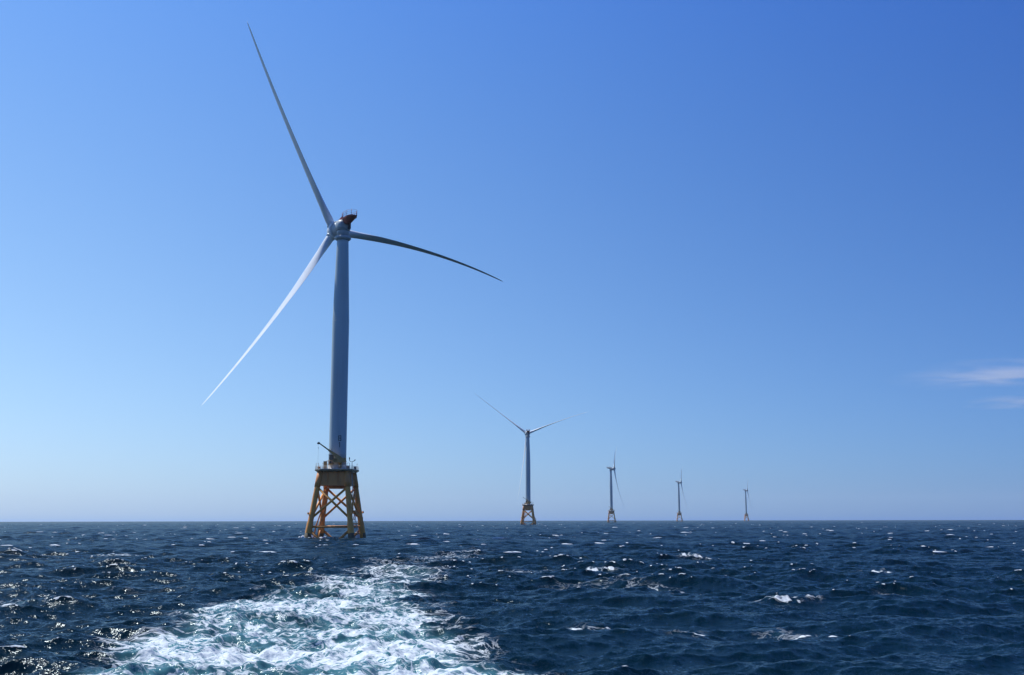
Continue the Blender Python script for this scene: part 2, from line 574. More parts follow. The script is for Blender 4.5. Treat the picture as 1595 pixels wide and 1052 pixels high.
    l.new(maprange(turq, 0.22, 0.85), mxc.inputs['Factor'])

    body = n.new('ShaderNodeBsdfDiffuse')
    l.new(mxc.outputs['Result'], body.inputs['Color'])
    gl = n.new('ShaderNodeBsdfGlossy')
    gl.inputs['Roughness'].default_value = 0.12
    gl.inputs['Color'].default_value = (0.86, 0.97, 1.0, 1)
    l.new(nrm, gl.inputs['Normal'])
    fr = n.new('ShaderNodeFresnel')
    fr.inputs['IOR'].default_value = 1.333
    l.new(nrm, fr.inputs['Normal'])
    p = n.new('ShaderNodeMixShader')
    l.new(math_('MULTIPLY', fr.outputs[0], 0.47), p.inputs[0])
    l.new(body.outputs[0], p.inputs[1]); l.new(gl.outputs[0], p.inputs[2])
    fd = n.new('ShaderNodeBsdfDiffuse')
    fd.inputs['Color'].default_value = (0.68, 0.73, 0.75, 1)
    # froth is lumpy: its own slopes
    fsl = None
    for args in ((2.3, 2.6, (8, 3, 3), (0.8, 1, 1), 4.0), (8.0, 1.8, (2, 6, 3), (1, 1, 1), 3.0)):
        v = slopes(*args)
        if fsl is not None:
            k = n.new('ShaderNodeVectorMath'); k.operation = 'ADD'
            l.new(fsl, k.inputs[0]); l.new(v, k.inputs[1]); v = k.outputs[0]
        fsl = v
    fa = n.new('ShaderNodeVectorMath'); fa.operation = 'ADD'
    l.new(geo.outputs['Normal'], fa.inputs[0]); l.new(fsl, fa.inputs[1])
    fnn = n.new('ShaderNodeVectorMath'); fnn.operation = 'NORMALIZE'
    l.new(fa.outputs[0], fnn.inputs[0])
    l.new(fnn.outputs[0], fd.inputs['Normal'])
    mxs = n.new('ShaderNodeMixShader')
    l.new(fmask, mxs.inputs[0]); l.new(p.outputs[0], mxs.inputs[1]); l.new(fd.outputs[0], mxs.inputs[2])
    l.new(mxs.outputs[0], out.inputs[0])
    return m


water, water_me = build_sea()
water_me.materials.append(sea_material())

# ------------------------------------------------------------------ whitecaps: foam breaking on far crests
def build_whitecaps():
    g = np.random.default_rng(5)
    nc = 60000
    r = np.exp(g.uniform(np.log(190.0), np.log(5200.0), nc))
    t = np.radians(g.uniform(-30.5, 30.5, nc))
    x = r * np.sin(t); y = r * np.cos(t)
    dx, dy, z, jac = sea(x, y, np.maximum(r * 0.0055, 0.3))
    keep = (z > 0.30 - 0.05 * np.log(r / 95.0)) & (wake_field(x, y) < 0.05)
    for (lx, ly) in LEGS_W:
        keep &= np.hypot(x - lx, y - ly) > 4
    idx = np.nonzero(keep)[0]
    idx = g.permutation(idx)[:520]
    mb = MB()
    for i in idx:
        big = g.random() ** 3
        L = 0.28 + 2.0 * big
        if r[i] < 200:
            L *= 0.7
        wdt = 0.16 + 0.14 * L * g.random()
        h = 0.09 + 0.09 * L * g.random()
        cx, cy, cz = x[i] + dx[i], y[i] + dy[i], z[i] - (x[i] ** 2 + y[i] ** 2) / 2 / EARTH
        yaw = g.normal(0, 0.22)
        ns = 7
        vs_, fs_ = [], []
        for a in range(ns):
            u = -1 + 2 * a / (ns - 1)
            tap = max(0.02, (1 - abs(u) ** 2.2)) * g.uniform(0.55, 1.15)
            px = L * u; py = 0.14 * L * math.sin(u * 2.1 + i)
            for (oy, oz) in ((-1, -0.5), (-0.75, 0.35), (-0.1, 1.0), (0.7, 0.5), (1.1, -0.5)):
                qx = px + g.normal(0, 0.03); qy = py + oy * wdt * (0.4 + 0.6 * tap); qz = oz * h * tap - 0.02
                vs_.append((cx + qx * math.cos(yaw) - qy * math.sin(yaw), cy + qx * math.sin(yaw) + qy * math.cos(yaw), cz + qz))
        for a in range(ns - 1):
            for b in range(5):
                b2 = (b + 1) % 5
                fs_.append((a * 5 + b, a * 5 + b2, (a + 1) * 5 + b2, (a + 1) * 5 + b))
        fs_.append((0, 1, 2, 3, 4)); e = (ns - 1) * 5
        fs_.append((e + 4, e + 3, e + 2, e + 1, e))
        mb.add(vs_, fs_, True)
    # water thrown up where the swell meets the legs of the nearest foundation
    for (lx, ly), hgt in zip([(T1[0] - 4.3, T1[1] + 4.0), (T1[0] + 7.4, T1[1] - 1.9), (T1[0] - 7.0, T1[1] + 4.6), (LEGS_W[3][0] - 0.8, LEGS_W[3][1] - 0.9)], (0.7, 2.3, 1.4, 0.8)):
        zs = float(sea(np.array([lx]), np.array([ly]), np.array([1.6]))[2][0])
        for k in range(7):
            px, py = lx + g.normal(0, 0.55), ly + g.normal(0, 0.5)
            hh = hgt * g.uniform(0.4, 1.0)
            prof = [(0.55 * g.uniform(.7, 1.2), -0.4), (0.42, 0.25 * hh), (0.26 * g.uniform(.6, 1.3), 0.62 * hh), (0.0, hh)]
            mb.lathe(prof, Matrix.Translation((px, py, zs)), 9)
    m, n, l = new_mat('sea_foam')
    out = n.new('ShaderNodeOutputMaterial')
    d = n.new('ShaderNodeBsdfPrincipled')
    d.inputs['Base Color'].default_value = (0.78, 0.81, 0.83, 1)
    d.inputs['Roughness'].default_value = 0.9
    l.new(d.outputs[0], out.inputs[0])
    o = bpy.data.objects.new('whitecaps', mb.mesh('whitecaps', m))
    COL.objects.link(o)
    o['kind'] = 'stuff'
    o['label'] = 'white foam breaking on wave crests across the dark blue sea'
    o['category'] = 'foam'
    return o


build_whitecaps()

# ------------------------------------------------------------------ wind turbines
JR0, JTAP = 9.9, 0.19
def leg_pt(k, z):
    rad = JR0 - JTAP * z
    a = LEG_A[k % 4]
    return Vector((rad * math.cos(a), rad * math.sin(a), z))


def jframe(ang=0.0):
    """frame aligned with the faces of the jacket"""
    return Matrix.Rotation(LEG_A[0] + R(45) + ang, 4, 'Z')


def tower_r(z):
    if z < 69:
        return 2.78 - 0.10 * (z - 21) / 48.0
    t = (z - 69) / 27.7
    return 2.68 + (1.86 - 2.68) * t


def mk_leg(k):
    def f():
        mb = MB()
        mb.path([leg_pt(k, z) for z in (-7, 0.0, 2.5, 4.6, 5.4, 15.2, 17.2)], [1.0, 1.0, 1.0, 1.0, 0.86, 0.84, 0.84], 20)
        return mb
    return f


def mk_leg_growth(k):
    def f():
        mb = MB()
        mb.path([leg_pt(k, z) for z in (-5, -0.6, 1.7)], [1.05, 1.045, 1.02], 20)
        return mb
    return f


def mk_upper_brace(k, up):
    def f():
        a, b = (k, k + 1) if up else (k + 1, k)
        return MB().tube(leg_pt(a, 6.2), leg_pt(b, 15.9), 0.36, n=12)
    return f


def mk_horizontal(k):
    def f():
        return MB().tube(leg_pt(k, 3.7), leg_pt(k + 1, 3.7), 0.34, n=12)
    return f


def mk_lower_brace(k, left):
    def f():
        mid = (leg_pt(k, -3.0) + leg_pt(k + 1, -3.0)) / 2
        return MB().tube(leg_pt(k if left else k + 1, 3.0), mid, 0.40, n=12)
    return f


def mk_transition():
    mb = MB()
    m = jframe()
    def oct_(hs, ch, z):
        pts = [(hs, -hs + ch), (hs, hs - ch), (hs - ch, hs), (-hs + ch, hs), (-hs, hs - ch), (-hs, -hs + ch), (-hs + ch, -hs), (hs - ch, -hs)]
        return [m @ Vector((x, y, z)) for x, y in pts]
    mb.prism(oct_(4.85, 0.9, 16.35), oct_(4.5, 0.9, 20.75))
    mb.lathe([(3.0, 15.5), (3.0, 16.349)], n=40)
    for k in range(4):                      # leg stubs carried up the corners of the box
        mb.path([leg_pt(k, 15.9), leg_pt(k, 17.6), Vector((5.95 * math.cos(LEG_A[k]), 5.95 * math.sin(LEG_A[k]), 20.7))], [0.95, 0.95, 0.92], 18)
    for k in range(4):                      # stiffener plates on the faces
        a = LEG_A[k] + R(45)
        mm = Matrix.Rotation(a, 4, 'Z')
        for s in (-1.6, 1.6):
            mb.box((4.72, s, 18.5), (0.42, 0.09, 4.2), mm)
        mb.box((4.76, 0, 17.3), (0.30, 7.4, 0.12), mm)
    return mb


DK = 6.05
def deck_poly(z, grow=0.0):
    m = jframe()
    hs, ch = DK + grow, 2.1
    pts = [(hs, -hs + ch), (hs, hs - ch), (hs - ch, hs), (-hs + ch, hs), (-hs, hs - ch), (-hs, -hs + ch), (-hs + ch, -hs), (hs - ch, -hs)]
    return [m @ Vector((x, y, z)) for x, y in pts]


def mk_deck():
    mb = MB()
    mb.prism(deck_poly(20.95), deck_poly(21.35, 0.05))
    m = jframe()
    for s in range(-4, 5):
        mb.box((s * 1.35, 0, 20.80), (0.16, 2 * DK - (0.4 if abs(s) < 3 else 3.4), 0.29), m)
    return mb


def mk_deck_rail():
    mb = MB()
    P = deck_poly(21.35, -0.12)
    n = len(P)
    for k in range(n):
        a, b = P[k], P[(k + 1) % n]
        for h in (0.45, 0.8, 1.15):
            mb.tube(a + Vector((0, 0, h)), b + Vector((0, 0, h)), 0.035, n=6)
        c = max(1, round((b - a).length / 1.5))
        for j in range(c):
            q = a.lerp(b, j / c)
            mb.tube(q, q + Vector((0, 0, 1.15)), 0.045, n=6)
        # kick plate
        d = (b - a); L = d.length; ang = math.atan2(d.y, d.x)
        mm = Matrix.Translation((a + b) / 2) @ Matrix.Rotation(ang, 4, 'Z')
        mb.box((0, 0, 0.11), (L, 0.03, 0.2), mm)
    return mb


def mk_tower():
    prof = [(tower_r(z), z) for z in np.linspace(24.2, 96.6, 30)]
    out = []
    seams = (45.0, 69.0)
    for (r, z) in prof:
        out.append((r, z))
    mb = MB().lathe(out, n=64)
    for s in seams:                          # flange welds between the sections
        r = tower_r(s)
        mb.lathe([(r + 0.012, s - 0.10), (r + 0.02, s - 0.04), (r + 0.02, s + 0.04), (r + 0.012, s + 0.10)], n=64)
    return mb


def mk_tower_base():
    return MB().lathe([(2.92, 21.352), (2.92, 21.7), (2.82, 21.7), (2.82, 24.0), (2.95, 24.0), (2.95, 24.198)], n=56)


def mk_door():
    mb = MB()
    m = Matrix.Rotation(math.atan2(-0.85, -0.53), 4, 'Z')
    mb.box((2.86, 0, 24.55), (0.26, 1.5, 2.7), m)
    mb.box((3.05, 0, 25.98), (0.62, 1.9, 0.1), m)
    return mb


def mk_door_landing():
    mb = MB()
    m = Matrix.Rotation(math.atan2(-0.85, -0.53), 4, 'Z')
    mb.box((3.30, -0.25, 23.1), (0.85, 2.6, 0.14), m)
    for y in (-1.5, 1.0):
        mb.box((3.66, y, 22.2), (0.1, 0.1, 1.66), m)
        mb.tube(m @ Vector((3.66, y, 23.17)), m @ Vector((3.66, y, 24.2)), 0.04, n=6)
    mb.tube(m @ Vector((3.66, -1.5, 24.2)), m @ Vector((3.66, 1.0, 24.2)), 0.04, n=6)
    mb.box((3.3, -2.2, 22.2), (0.7, 1.6, 0.10), m @ Matrix.Translation((0, -0.2, 0)))
    return mb


def mk_top_flange():
    return MB().lathe([(1.9, 96.0), (2.5, 96.35), (2.68, 96.6), (2.68, 97.15), (2.55, 97.3), (2.0, 97.3)], n=56)


def mk_neck():
    return MB().lathe([(2.02, 97.302), (2.02, 99.1), (2.02, 99.1), (1.85, 99.1), (1.85, 99.45), (1.85, 99.45), (2.25, 99.45), (2.25, 99.7)], n=48)


# nacelle local frame: +x towards the rotor, z up, origin on the tower axis at z = 0
HUB_Z = 100.25
TILT = 0.07
OV = 6.75
def ax_m(x0=0.0):
    """maps lathe z onto the rotor axis"""
    return (Matrix.Translation((0, 0, HUB_Z)) @ Matrix.Rotation(-TILT, 4, 'Y')
            @ Matrix.Translation((x0, 0, 0)) @ Matrix.Rotation(R(90), 4, 'Y'))


def mk_nacelle():
    mb = MB()
    # upright rear body on the yaw bearing
    ring = lambda rx, ry, z, ox=0.0: [Vector((ox + rx * (abs(math.cos(t)) ** 0.75) * (1 if math.cos(t) >= 0 else -1),
                                              ry * (abs(math.sin(t)) ** 0.75) * (1 if math.sin(t) >= 0 else -1), z))
                                      for t in [2 * math.pi * k / 28 for k in range(28)]]
    levels = [(2.2, 2.15, 99.70, 0), (2.4, 2.35, 100.1, 0), (2.42, 2.37, 101.3, 0.05), (2.3, 2.2, 102.2, 0.1), (1.6, 1.5, 102.75, 0.3)]
    vs_, fs_ = [], []
    for lv in levels:
        vs_ += ring(*lv)
    n = 28
    for i in range(len(levels) - 1):
        for k in range(n):
            fs_.append((i * n + k, i * n + (k + 1) % n, (i + 1) * n + (k + 1) % n, (i + 1) * n + k))
    sm = [True] * len(fs_)
    fs_ += [tuple(reversed(range(n))), tuple(range((len(levels) - 1) * n, len(levels) * n))]
    sm += [False, False]
    mb.add(vs_, fs_, sm)
    # conical housing of the generator growing towards the hub
    mb.lathe([(1.75, -0.6), (1.95, 0.8), (2.25, 2.2), (2.55, 3.4), (2.62, 3.75)], ax_m(), 48)
    return mb


def mk_generator_ring():
    return MB().lathe([(2.70, 3.75), (2.98, 3.80), (3.05, 3.95), (3.05, 5.15), (2.95, 5.32), (2.70, 5.36)], ax_m(), 64)


def mk_nacelle_roof():
    mb = MB()
    m = Matrix.Translation((0, 0, HUB_Z)) @ Matrix.Rotation(-TILT, 4, 'Y')
    mb.prism([m @ Vector(p) for p in ((0.6, -1.25, 2.0), (3.7, -1.25, 2.2), (3.7, 1.25, 2.2), (0.6, 1.25, 2.0))],
             [m @ Vector(p) for p in ((0.2, -1.0, 2.9), (3.7, -0.9, 2.85), (3.7, 0.9, 2.85), (0.2, 1.0, 2.9))])
    for x in (1.6, 2.9):
        mb.tube(m @ Vector((x, 0.5, 2.6)), m @ Vector((x, 0.5, 4.1 - 0.2 * x)), 0.04, n=6)
    return mb


def mk_cooler():
    mb = MB()
    mb.box((-2.45, -1.05, 100.9), (0.7, 0.85, 2.3))
    mb.box((-2.3, -1.0, 102.2), (0.5, 0.7, 0.5))
    for z in (100.1, 100.6, 101.1, 101.6):
        mb.box((-2.84, -1.05, z), (0.09, 0.75, 0.12))
    return mb


def heli_poly(z, s=1.0):
    pts = [(-1.6, -1.0), (-2.6, -1.7), (-6.3, -1.75), (-8.2, -1.0), (-8.2, 1.0), (-6.3, 1.75), (-2.6, 1.7), (-1.6, 1.0)]
    return [Vector(((x + 4.2) * s - 4.2 + (1.5 * (1 - s)), y * s, z)) for x, y in pts]


def mk_helideck():
    mb = MB()
    mb.prism(heli_poly(102.45), heli_poly(102.72, 1.0))
    mb.prism(heli_poly(101.1, 0.45), heli_poly(102.448, 0.93))
    mb.prism(heli_poly(102.721, 1.01), heli_poly(102.90, 1.015))
    return mb


def mk_heli_rail():
    mb = MB()
    P = heli_poly(102.90, 0.985)
    n = len(P)
    for k in range(n):
        a, b = P[k], P[(k + 1) % n]
        if k != n - 1:
            for h in (0.6, 1.2, 1.75):
                mb.tube(a + Vector((0, 0, h)), b + Vector((0, 0, h)), 0.03, n=6)
        c = max(1, round((b - a).length / 1.4)) if k != n - 1 else 1
        for j in range(c):
            q = a.lerp(b, j / c)
            mb.tube(q, q + Vector((0, 0, 1.75)), 0.045 if j else 0.07, n=6)
    return mb


def mk_ramp():
    """sloped access gangway from the generator roof up to the helihoist deck"""
    mb = MB()
    for s in (-1, 1):
        mb.prism([Vector((2.6, s * 0.85, 102.95)), Vector((-1.25, s * 0.85, 102.5)), Vector((-1.25, s * 0.97, 102.5)), Vector((2.6, s * 0.97, 102.95))],
                 [Vector((2.4, s * 0.85, 102.9)), Vector((-1.25, s * 0.85, 104.0)), Vector((-1.25, s * 0.97, 104.0)), Vector((2.4, s * 0.97, 102.9))])
    mb.prism([Vector((2.6, -0.84, 102.9)), Vector((-1.2, -0.84, 102.4)), Vector((-1.2, 0.84, 102.4)), Vector((2.6, 0.84, 102.9))],
             [Vector((2.6, -0.84, 103.0)), Vector((-1.2, -0.84, 102.5)), Vector((-1.2, 0.84, 102.5)), Vector((2.6, 0.84, 103.0))])
    return mb


def mk_hub():
    mb = MB().lathe([(2.3, 5.365), (2.45, 5.7), (2.5, 6.4), (2.42, 7.3), (2.05, 8.3), (1.35, 9.1), (0.6, 9.5), (0.0, 9.6)], ax_m(), 48)
    mb.tube(ax_m() @ Vector((0, 0.3, 9.5)), ax_m() @ Vector((0, 0.3, 10.0)), 0.05, n=6)
    return mb


def rotor_basis():
    a = Vector((math.cos(TILT), 0, math.sin(TILT)))
    e1 = Vector((0, -1, 0))                 # to the right when seen from behind
    e2 = a.cross(e1); 
    if e2.z < 0:
        e2 = -e2
    return a, e1, e2


def mk_blade(th, b, u, beta=90.0):
    def f():
        mb = MB()
        a, e1, e2 = rotor_basis()
        hub = Vector((0, 0, HUB_Z)) + a * OV
        rdir = e1 * math.cos(th) + e2 * math.sin(th)
        cw = e1 * math.sin(th) - e2 * math.cos(th)
        t = -cw                              # direction of rotation seen from behind
        RR = 75.0
        st = np.concatenate([np.linspace(1.2, 6, 6), np.linspace(7.5, 30, 16), np.linspace(33, 70, 20), np.linspace(71.5, 75, 6)])
        ns = 24
        vs_ = []
        for r in st:
            s = r / RR
            cen = hub + rdir * r + cw * (b * s * s) + a * (0.033 * r + u * s * s)
            chord = np.interp(r, [0, 4.5, 9, 16, 22, 35, 50, 64, 71, 74, 75], [2.7, 2.7, 3.25, 4.05, 3.85, 3.0, 2.2, 1.5, 1.05, 0.55, 0.1])
            trat = np.interp(r, [0, 4.5, 9, 16, 25, 40, 75], [1.0, 1.0, 0.66, 0.40, 0.29, 0.22, 0.18])
            round_ = np.interp(r, [0, 4.5, 14], [1, 1, 0])
            twist = np.interp(r, [0, 6, 15, 30, 50, 75], [11, 11, 9, 5, 2, 0])
            g = R(beta + twist)
            cdir = t * math.cos(g) + a * math.sin(g)        # leading edge
            ndir = t * -math.sin(g) + a * math.cos(g)
            for k in range(ns):
                q = 2 * math.pi * k / ns
                x = 0.5 * math.cos(q)                        # +0.5 leading edge
                yc = 0.5 * math.sin(q)
                xx = 0.5 - x                                 # distance from leading edge
                ya = 5 * (0.2969 * math.sqrt(max(xx, 0)) - 0.126 * xx - 0.3516 * xx ** 2 + 0.2843 * xx ** 3 - 0.1036 * xx ** 4)
                ya = ya * (1 if math.sin(q) >= 0 else -1) * 1.0 + 0.10 * (1 - (2 * xx - 1) ** 2) * 0.35 / max(trat, .2) * .5
                yv = yc * round_ + ya * (1 - round_)
                off = 0.18 * (1 - round_)                    # pitch axis ahead of mid chord
                vs_.append(cen + cdir * ((x - off) * chord) + ndir * (yv * chord * trat))
        fs_ = []
        for i in range(len(st) - 1):
            for k in range(ns):
                k2 = (k + 1) % ns
                fs_.append((i * ns + k, i * ns + k2, (i + 1) * ns + k2, (i + 1) * ns + k))
        sm = [True] * len(fs_)
        fs_ += [tuple(reversed(range(ns))), tuple(range((len(st) - 1) * ns, len(st) * ns))]
        sm += [False, False]
        mb.add(vs_, fs_, sm)
        return mb
    return f


def mk_root_collar(th):
    def f():
        a, e1, e2 = rotor_basis()
        hub = Vector((0, 0, HUB_Z)) + a * OV
        rdir = e1 * math.cos(th) + e2 * math.sin(th)
        return MB().path([hub + rdir * 1.9, hub + rdir * 2.75], [1.62, 1.55], 28)
    return f


# crane on the deck: pedestal right of the tower front, boom up to the left
def mk_crane_pedestal():
    mb = MB()
    mb.lathe([(0.52, 21.352), (0.52, 23.3), (0.7, 23.3), (0.7, 23.6)], Matrix.Translation((1.5, -3.9, 0)), 20)
    return mb


CR0 = Vector((2.7, -3.9, 23.9)); CR1 = Vector((-5.0, -5.1, 29.5))
def mk_crane_house():
    mb = MB()
    m = Matrix.Translation((1.6, -3.9, 23.9)) @ Matrix.Rotation(math.atan2(1.2, 7.7), 4, 'Z')
    mb.box((-0.9, 0, 0.12), (2.9, 1.5, 1.1), m)
    mb.box((0.9, 0.0, 0.45), (1.5, 1.1, 1.2), m)
    mb.tube(m @ Vector((-1.6, -0.75, 0.35)), m @ Vector((-1.6, 0.75, 0.35)), 0.55, n=18)
    mb.tube(m @ Vector((-0.2, -0.9, 0.1)), m @ Vector((-0.2, 0.9, 0.1)), 0.4, n=18)
    return mb


def mk_crane_boom():
    mb = MB()
    d = (CR1 - CR0)
    L = d.length
    x = d.normalized(); y = Vector((0, 0, 1)).cross(x).normalized(); z = x.cross(y)
    def ring(s, w, h):
        c = CR0 + d * s
        return [c + y * w + z * h, c - y * w + z * h, c - y * w - z * h, c + y * w - z * h]
    mb.prism(ring(0.0, 0.42, 0.42), ring(0.22, 0.45, 0.62))
    mb.prism(ring(0.2201, 0.42, 0.55), ring(0.62, 0.28, 0.30))
    mb.prism(ring(0.6201, 0.22, 0.22), ring(0.985, 0.17, 0.17))
    mb.tube(CR0 + d * 0.03 - z * 0.75, CR0 + d * 0.34 - z * 0.55, 0.14, n=10)      # luffing cylinder
    q = CR0 + d * 0.56
    mb.tube(q + z * 0.2, q + z * 0.75, 0.05, n=6)
    mb.tube(q + z * 0.75 - x * 0.1, q + z * 0.75 + x * 0.3, 0.05, n=6)
    return mb


def mk_crane_head():
    mb = MB()
    d = (CR1 - CR0).normalized()
    m = Matrix.Translation(CR1) @ d.to_track_quat('X', 'Z').to_matrix().to_4x4()
    mb.box((0.12, 0, -0.02), (0.62, 0.5, 0.55), m)
    mb.tube(m @ Vector((0.25, -0.3, -0.25)), m @ Vector((0.25, 0.3, -0.25)), 0.3, n=14)
    return mb


def mk_crane_wire():
    mb = MB()
    p = CR1 + Vector((-0.25, 0, -0.4))
    mb.tube(p, p - Vector((0, 0, 6.6)), 0.022, n=5)
    mb.box(p - Vector((0, 0, 1.1)), (0.14, 0.14, 0.4))
    return mb


def P_deck(sx, front):
    """deck spot: sx metres to the right across the photo's face, front metres towards the boat"""
    return Vector((sx * 0.987 + front * 0.157, sx * 0.157 - front * 0.987, 21.352))


def mk_cabinet(w, d, h, x, fr):
    def f():
        p = P_deck(x, fr)
        m = Matrix.Translation(p) @ Matrix.Rotation(R(9), 4, 'Z')
        mb = MB()
        mb.box((0, 0, h / 2 + 0.06), (w, d, h), m)
        mb.box((0, 0, h + 0.1), (w + 0.14, d + 0.14, 0.08), m)
        mb.box((0, -d / 2 - 0.02, h * 0.52), (w * 0.8, 0.035, h * 0.8), m)
        for sx in (-1, 1):
            mb.box((sx * w * 0.4, 0, 0.03), (0.12, d * 0.9, 0.06), m)
        return mb
    return f


def mk_hoop_davit(x, fr):
    def f():
        p = P_deck(x, fr)
        mb = MB()
        pts = [p + Vector((-0.42, 0, 0)), p + Vector((-0.42, 0, 1.6))]
        for k in range(7):
            t = math.pi - math.pi * k / 6
            pts.append(p + Vector((0.42 * math.cos(t), 0, 1.75 + 0.42 * math.sin(t))))
        pts.append(p + Vector((0.42, 0, 0.0)))
        mb.path(pts, [0.07] * len(pts), 8)
        mb.tube(p + Vector((-0.42, 0, 0.9)), p + Vector((0.42, 0, 0.9)), 0.05, n=6)
        return mb
    return f


def mk_nav_post():
    p = P_deck(4.6, 1.5)
    mb = MB()
    mb.path([p, p + Vector((0, 0, 2.65))], [0.10, 0.08], 8)
    pts = [p + Vector((-0.85, 0, 3.9)), p + Vector((-0.85, 0, 2.9)), p + Vector((-0.55, 0, 2.66)), p + Vector((0.35, 0, 2.66)), p + Vector((0.75, 0, 2.9)), p + Vector((1.0, 0, 3.25))]
    mb.path(pts, [0.09, 0.09, 0.09, 0.09, 0.12, 0.17], 8)
    mb.tube(p + Vector((-0.85, 0, 3.35)), p + Vector((-0.85, 0, 3.95)), 0.17, n=10)
    return mb


def mk_light_post(x, fr, h):
    def f():
        p = P_deck(x, fr)
        mb = MB().tube(p, p + Vector((0, 0, h)), 0.05, n=6)
        mb.path([p + Vector((0, 0, h)), p + Vector((0.02, 0, h + 0.12)), p + Vector((0.02, 0, h + 0.3))], [0.1, 0.15, 0.08], 8)
        return mb
    return f


def mk_jtube(s):
    def f():
        m = jframe()
        x = 0.55 * s
        pts = [m @ Vector((x - 3.2, -1.0, 15.8)), m @ Vector((x - 3.2, -1.05, 12.5)), m @ Vector((x - 3.6, -1.5, 9.0)), m @ Vector((x - 5.2, -2.2, 4.0)), m @ Vector((x - 6.4, -2.6, -4.0))]
        return MB().path(pts, [0.2] * 5, 10)
    return f


def boat_frame():
    """frame on the right face, between the near right and far right leg: x out of the face, y along it"""
    a = LEG_A[0] + R(45)
    return Matrix.Rotation(a, 4, 'Z')


def face_x(z):
    return (JR0 - JTAP * z) * math.cos(R(45))


def mk_fenders():
    mb = MB()
    m = boat_frame()
    for y in (-2.4, -0.6):
        mb.path([m @ Vector((face_x(8.6) + 0.2, y, 8.6)), m @ Vector((face_x(7.4) + 1.15, y, 7.6)), m @ Vector((8.6, y, 6.5)), m @ Vector((8.75, y, -3.0))], [0.26] * 4, 12)
        for z in (1.6, 4.6):
            mb.tube(m @ Vector((face_x(z) - 0.2, y - 0.6, z)), m @ Vector((8.65, y, z)), 0.16, n=8)
    mb.tube(m @ Vector((8.5, -2.4, 1.2)), m @ Vector((8.5, -0.6, 1.2)), 0.12, n=8)
    mb.tube(m @ Vector((8.5, -2.4, 5.2)), m @ Vector((8.5, -0.6, 5.2)), 0.12, n=8)
    return mb


def mk_ladder():
    mb = MB()
    m = boat_frame()
    for y in (-1.85, -1.15):
        mb.tube(m @ Vector((8.05, y, -2.0)), m @ Vector((face_x(8.0) + 0.35, y, 8.2)), 0.06, n=6)
        mb.tube(m @ Vector((face_x(8.6) - 0.2, y + 0.9, 8.2)), m @ Vector((face_x(20) + 0.7, y + 0.9, 20.9)), 0.06, n=6)
    for k in range(30):
        t = k / 29
        p = Vector((8.05, -1.85, -2.0)).lerp(Vector((face_x(8.0) + 0.35, -1.85, 8.2)), t)
        mb.tube(m @ p, m @ (p + Vector((0, 0.7, 0))), 0.035, n=5)
        p = Vector((face_x(8.6) - 0.2, -0.95, 8.2)).lerp(Vector((face_x(20) + 0.7, -0.95, 20.9)), t)
        mb.tube(m @ p, m @ (p + Vector((0, 0.7, 0))), 0.035, n=5)
        if k % 3 == 1 and k > 4:               # safety hoops of the upper ladder
            q = p + Vector((0, 0.35, 0))
            pts = [m @ (q + Vector((0.75 * math.sin(u), 0.5 * math.cos(u), 0))) for u in np.linspace(0, math.pi, 7)]
            mb.path(pts, [0.03] * 7, 5)
    return mb


def mk_rest_platform():
    mb = MB()
    m = boat_frame()
    mb.box((face_x(8.3) + 0.1, -1.0, 8.25), (1.9, 3.6, 0.16), m)
    for (x, y) in ((-0.75, -2.7), (0.95, -2.7), (-0.75, 0.7), (0.95, 0.7)):
        mb.box((face_x(8.3) + 0.1 + x, y, 8.88), (0.08, 0.08, 1.1), m)
    for h in (8.8, 9.4):
        mb.box((face_x(8.3) + 1.05, -1.0, h), (0.06, 3.3, 0.06), m)
        mb.box((face_x(8.3) + 0.2, -2.7, h), (1.6, 0.06, 0.06), m)
    mb.tube(m @ Vector((face_x(6) - 0.2, -1.8, 5.6)), m @ Vector((face_x(8.3) + 0.6, -1.8, 8.17)), 0.12, n=8)
    mb.tube(m @ Vector((face_x(6) - 0.2, -0.2, 5.6)), m @ Vector((face_x(8.3) + 0.6, -0.2, 8.17)), 0.12, n=8)
    return mb


def mk_bumper(k, z, sc=1.0):
    """small cathode or lamp bracket standing off a leg"""
    def f():
        mb = MB()
        p = leg_pt(k, z)
        d = Vector((p.x, p.y, 0)).normalized()
        mm = Matrix.Translation(p + d * 0.85) @ Matrix.Rotation(math.atan2(d.y, d.x), 4, 'Z')
        mb.box((0.25, 0, 0), (0.9 * sc, 0.45, 0.16), mm)
        mb.box((0.45, 0, 0.28), (0.42 * sc, 0.5, 0.42), mm)
        mb.tube(mm @ Vector((-0.1, 0, -0.7)), mm @ Vector((0.5, 0, -0.05)), 0.06, n=6)
        return mb
    return f


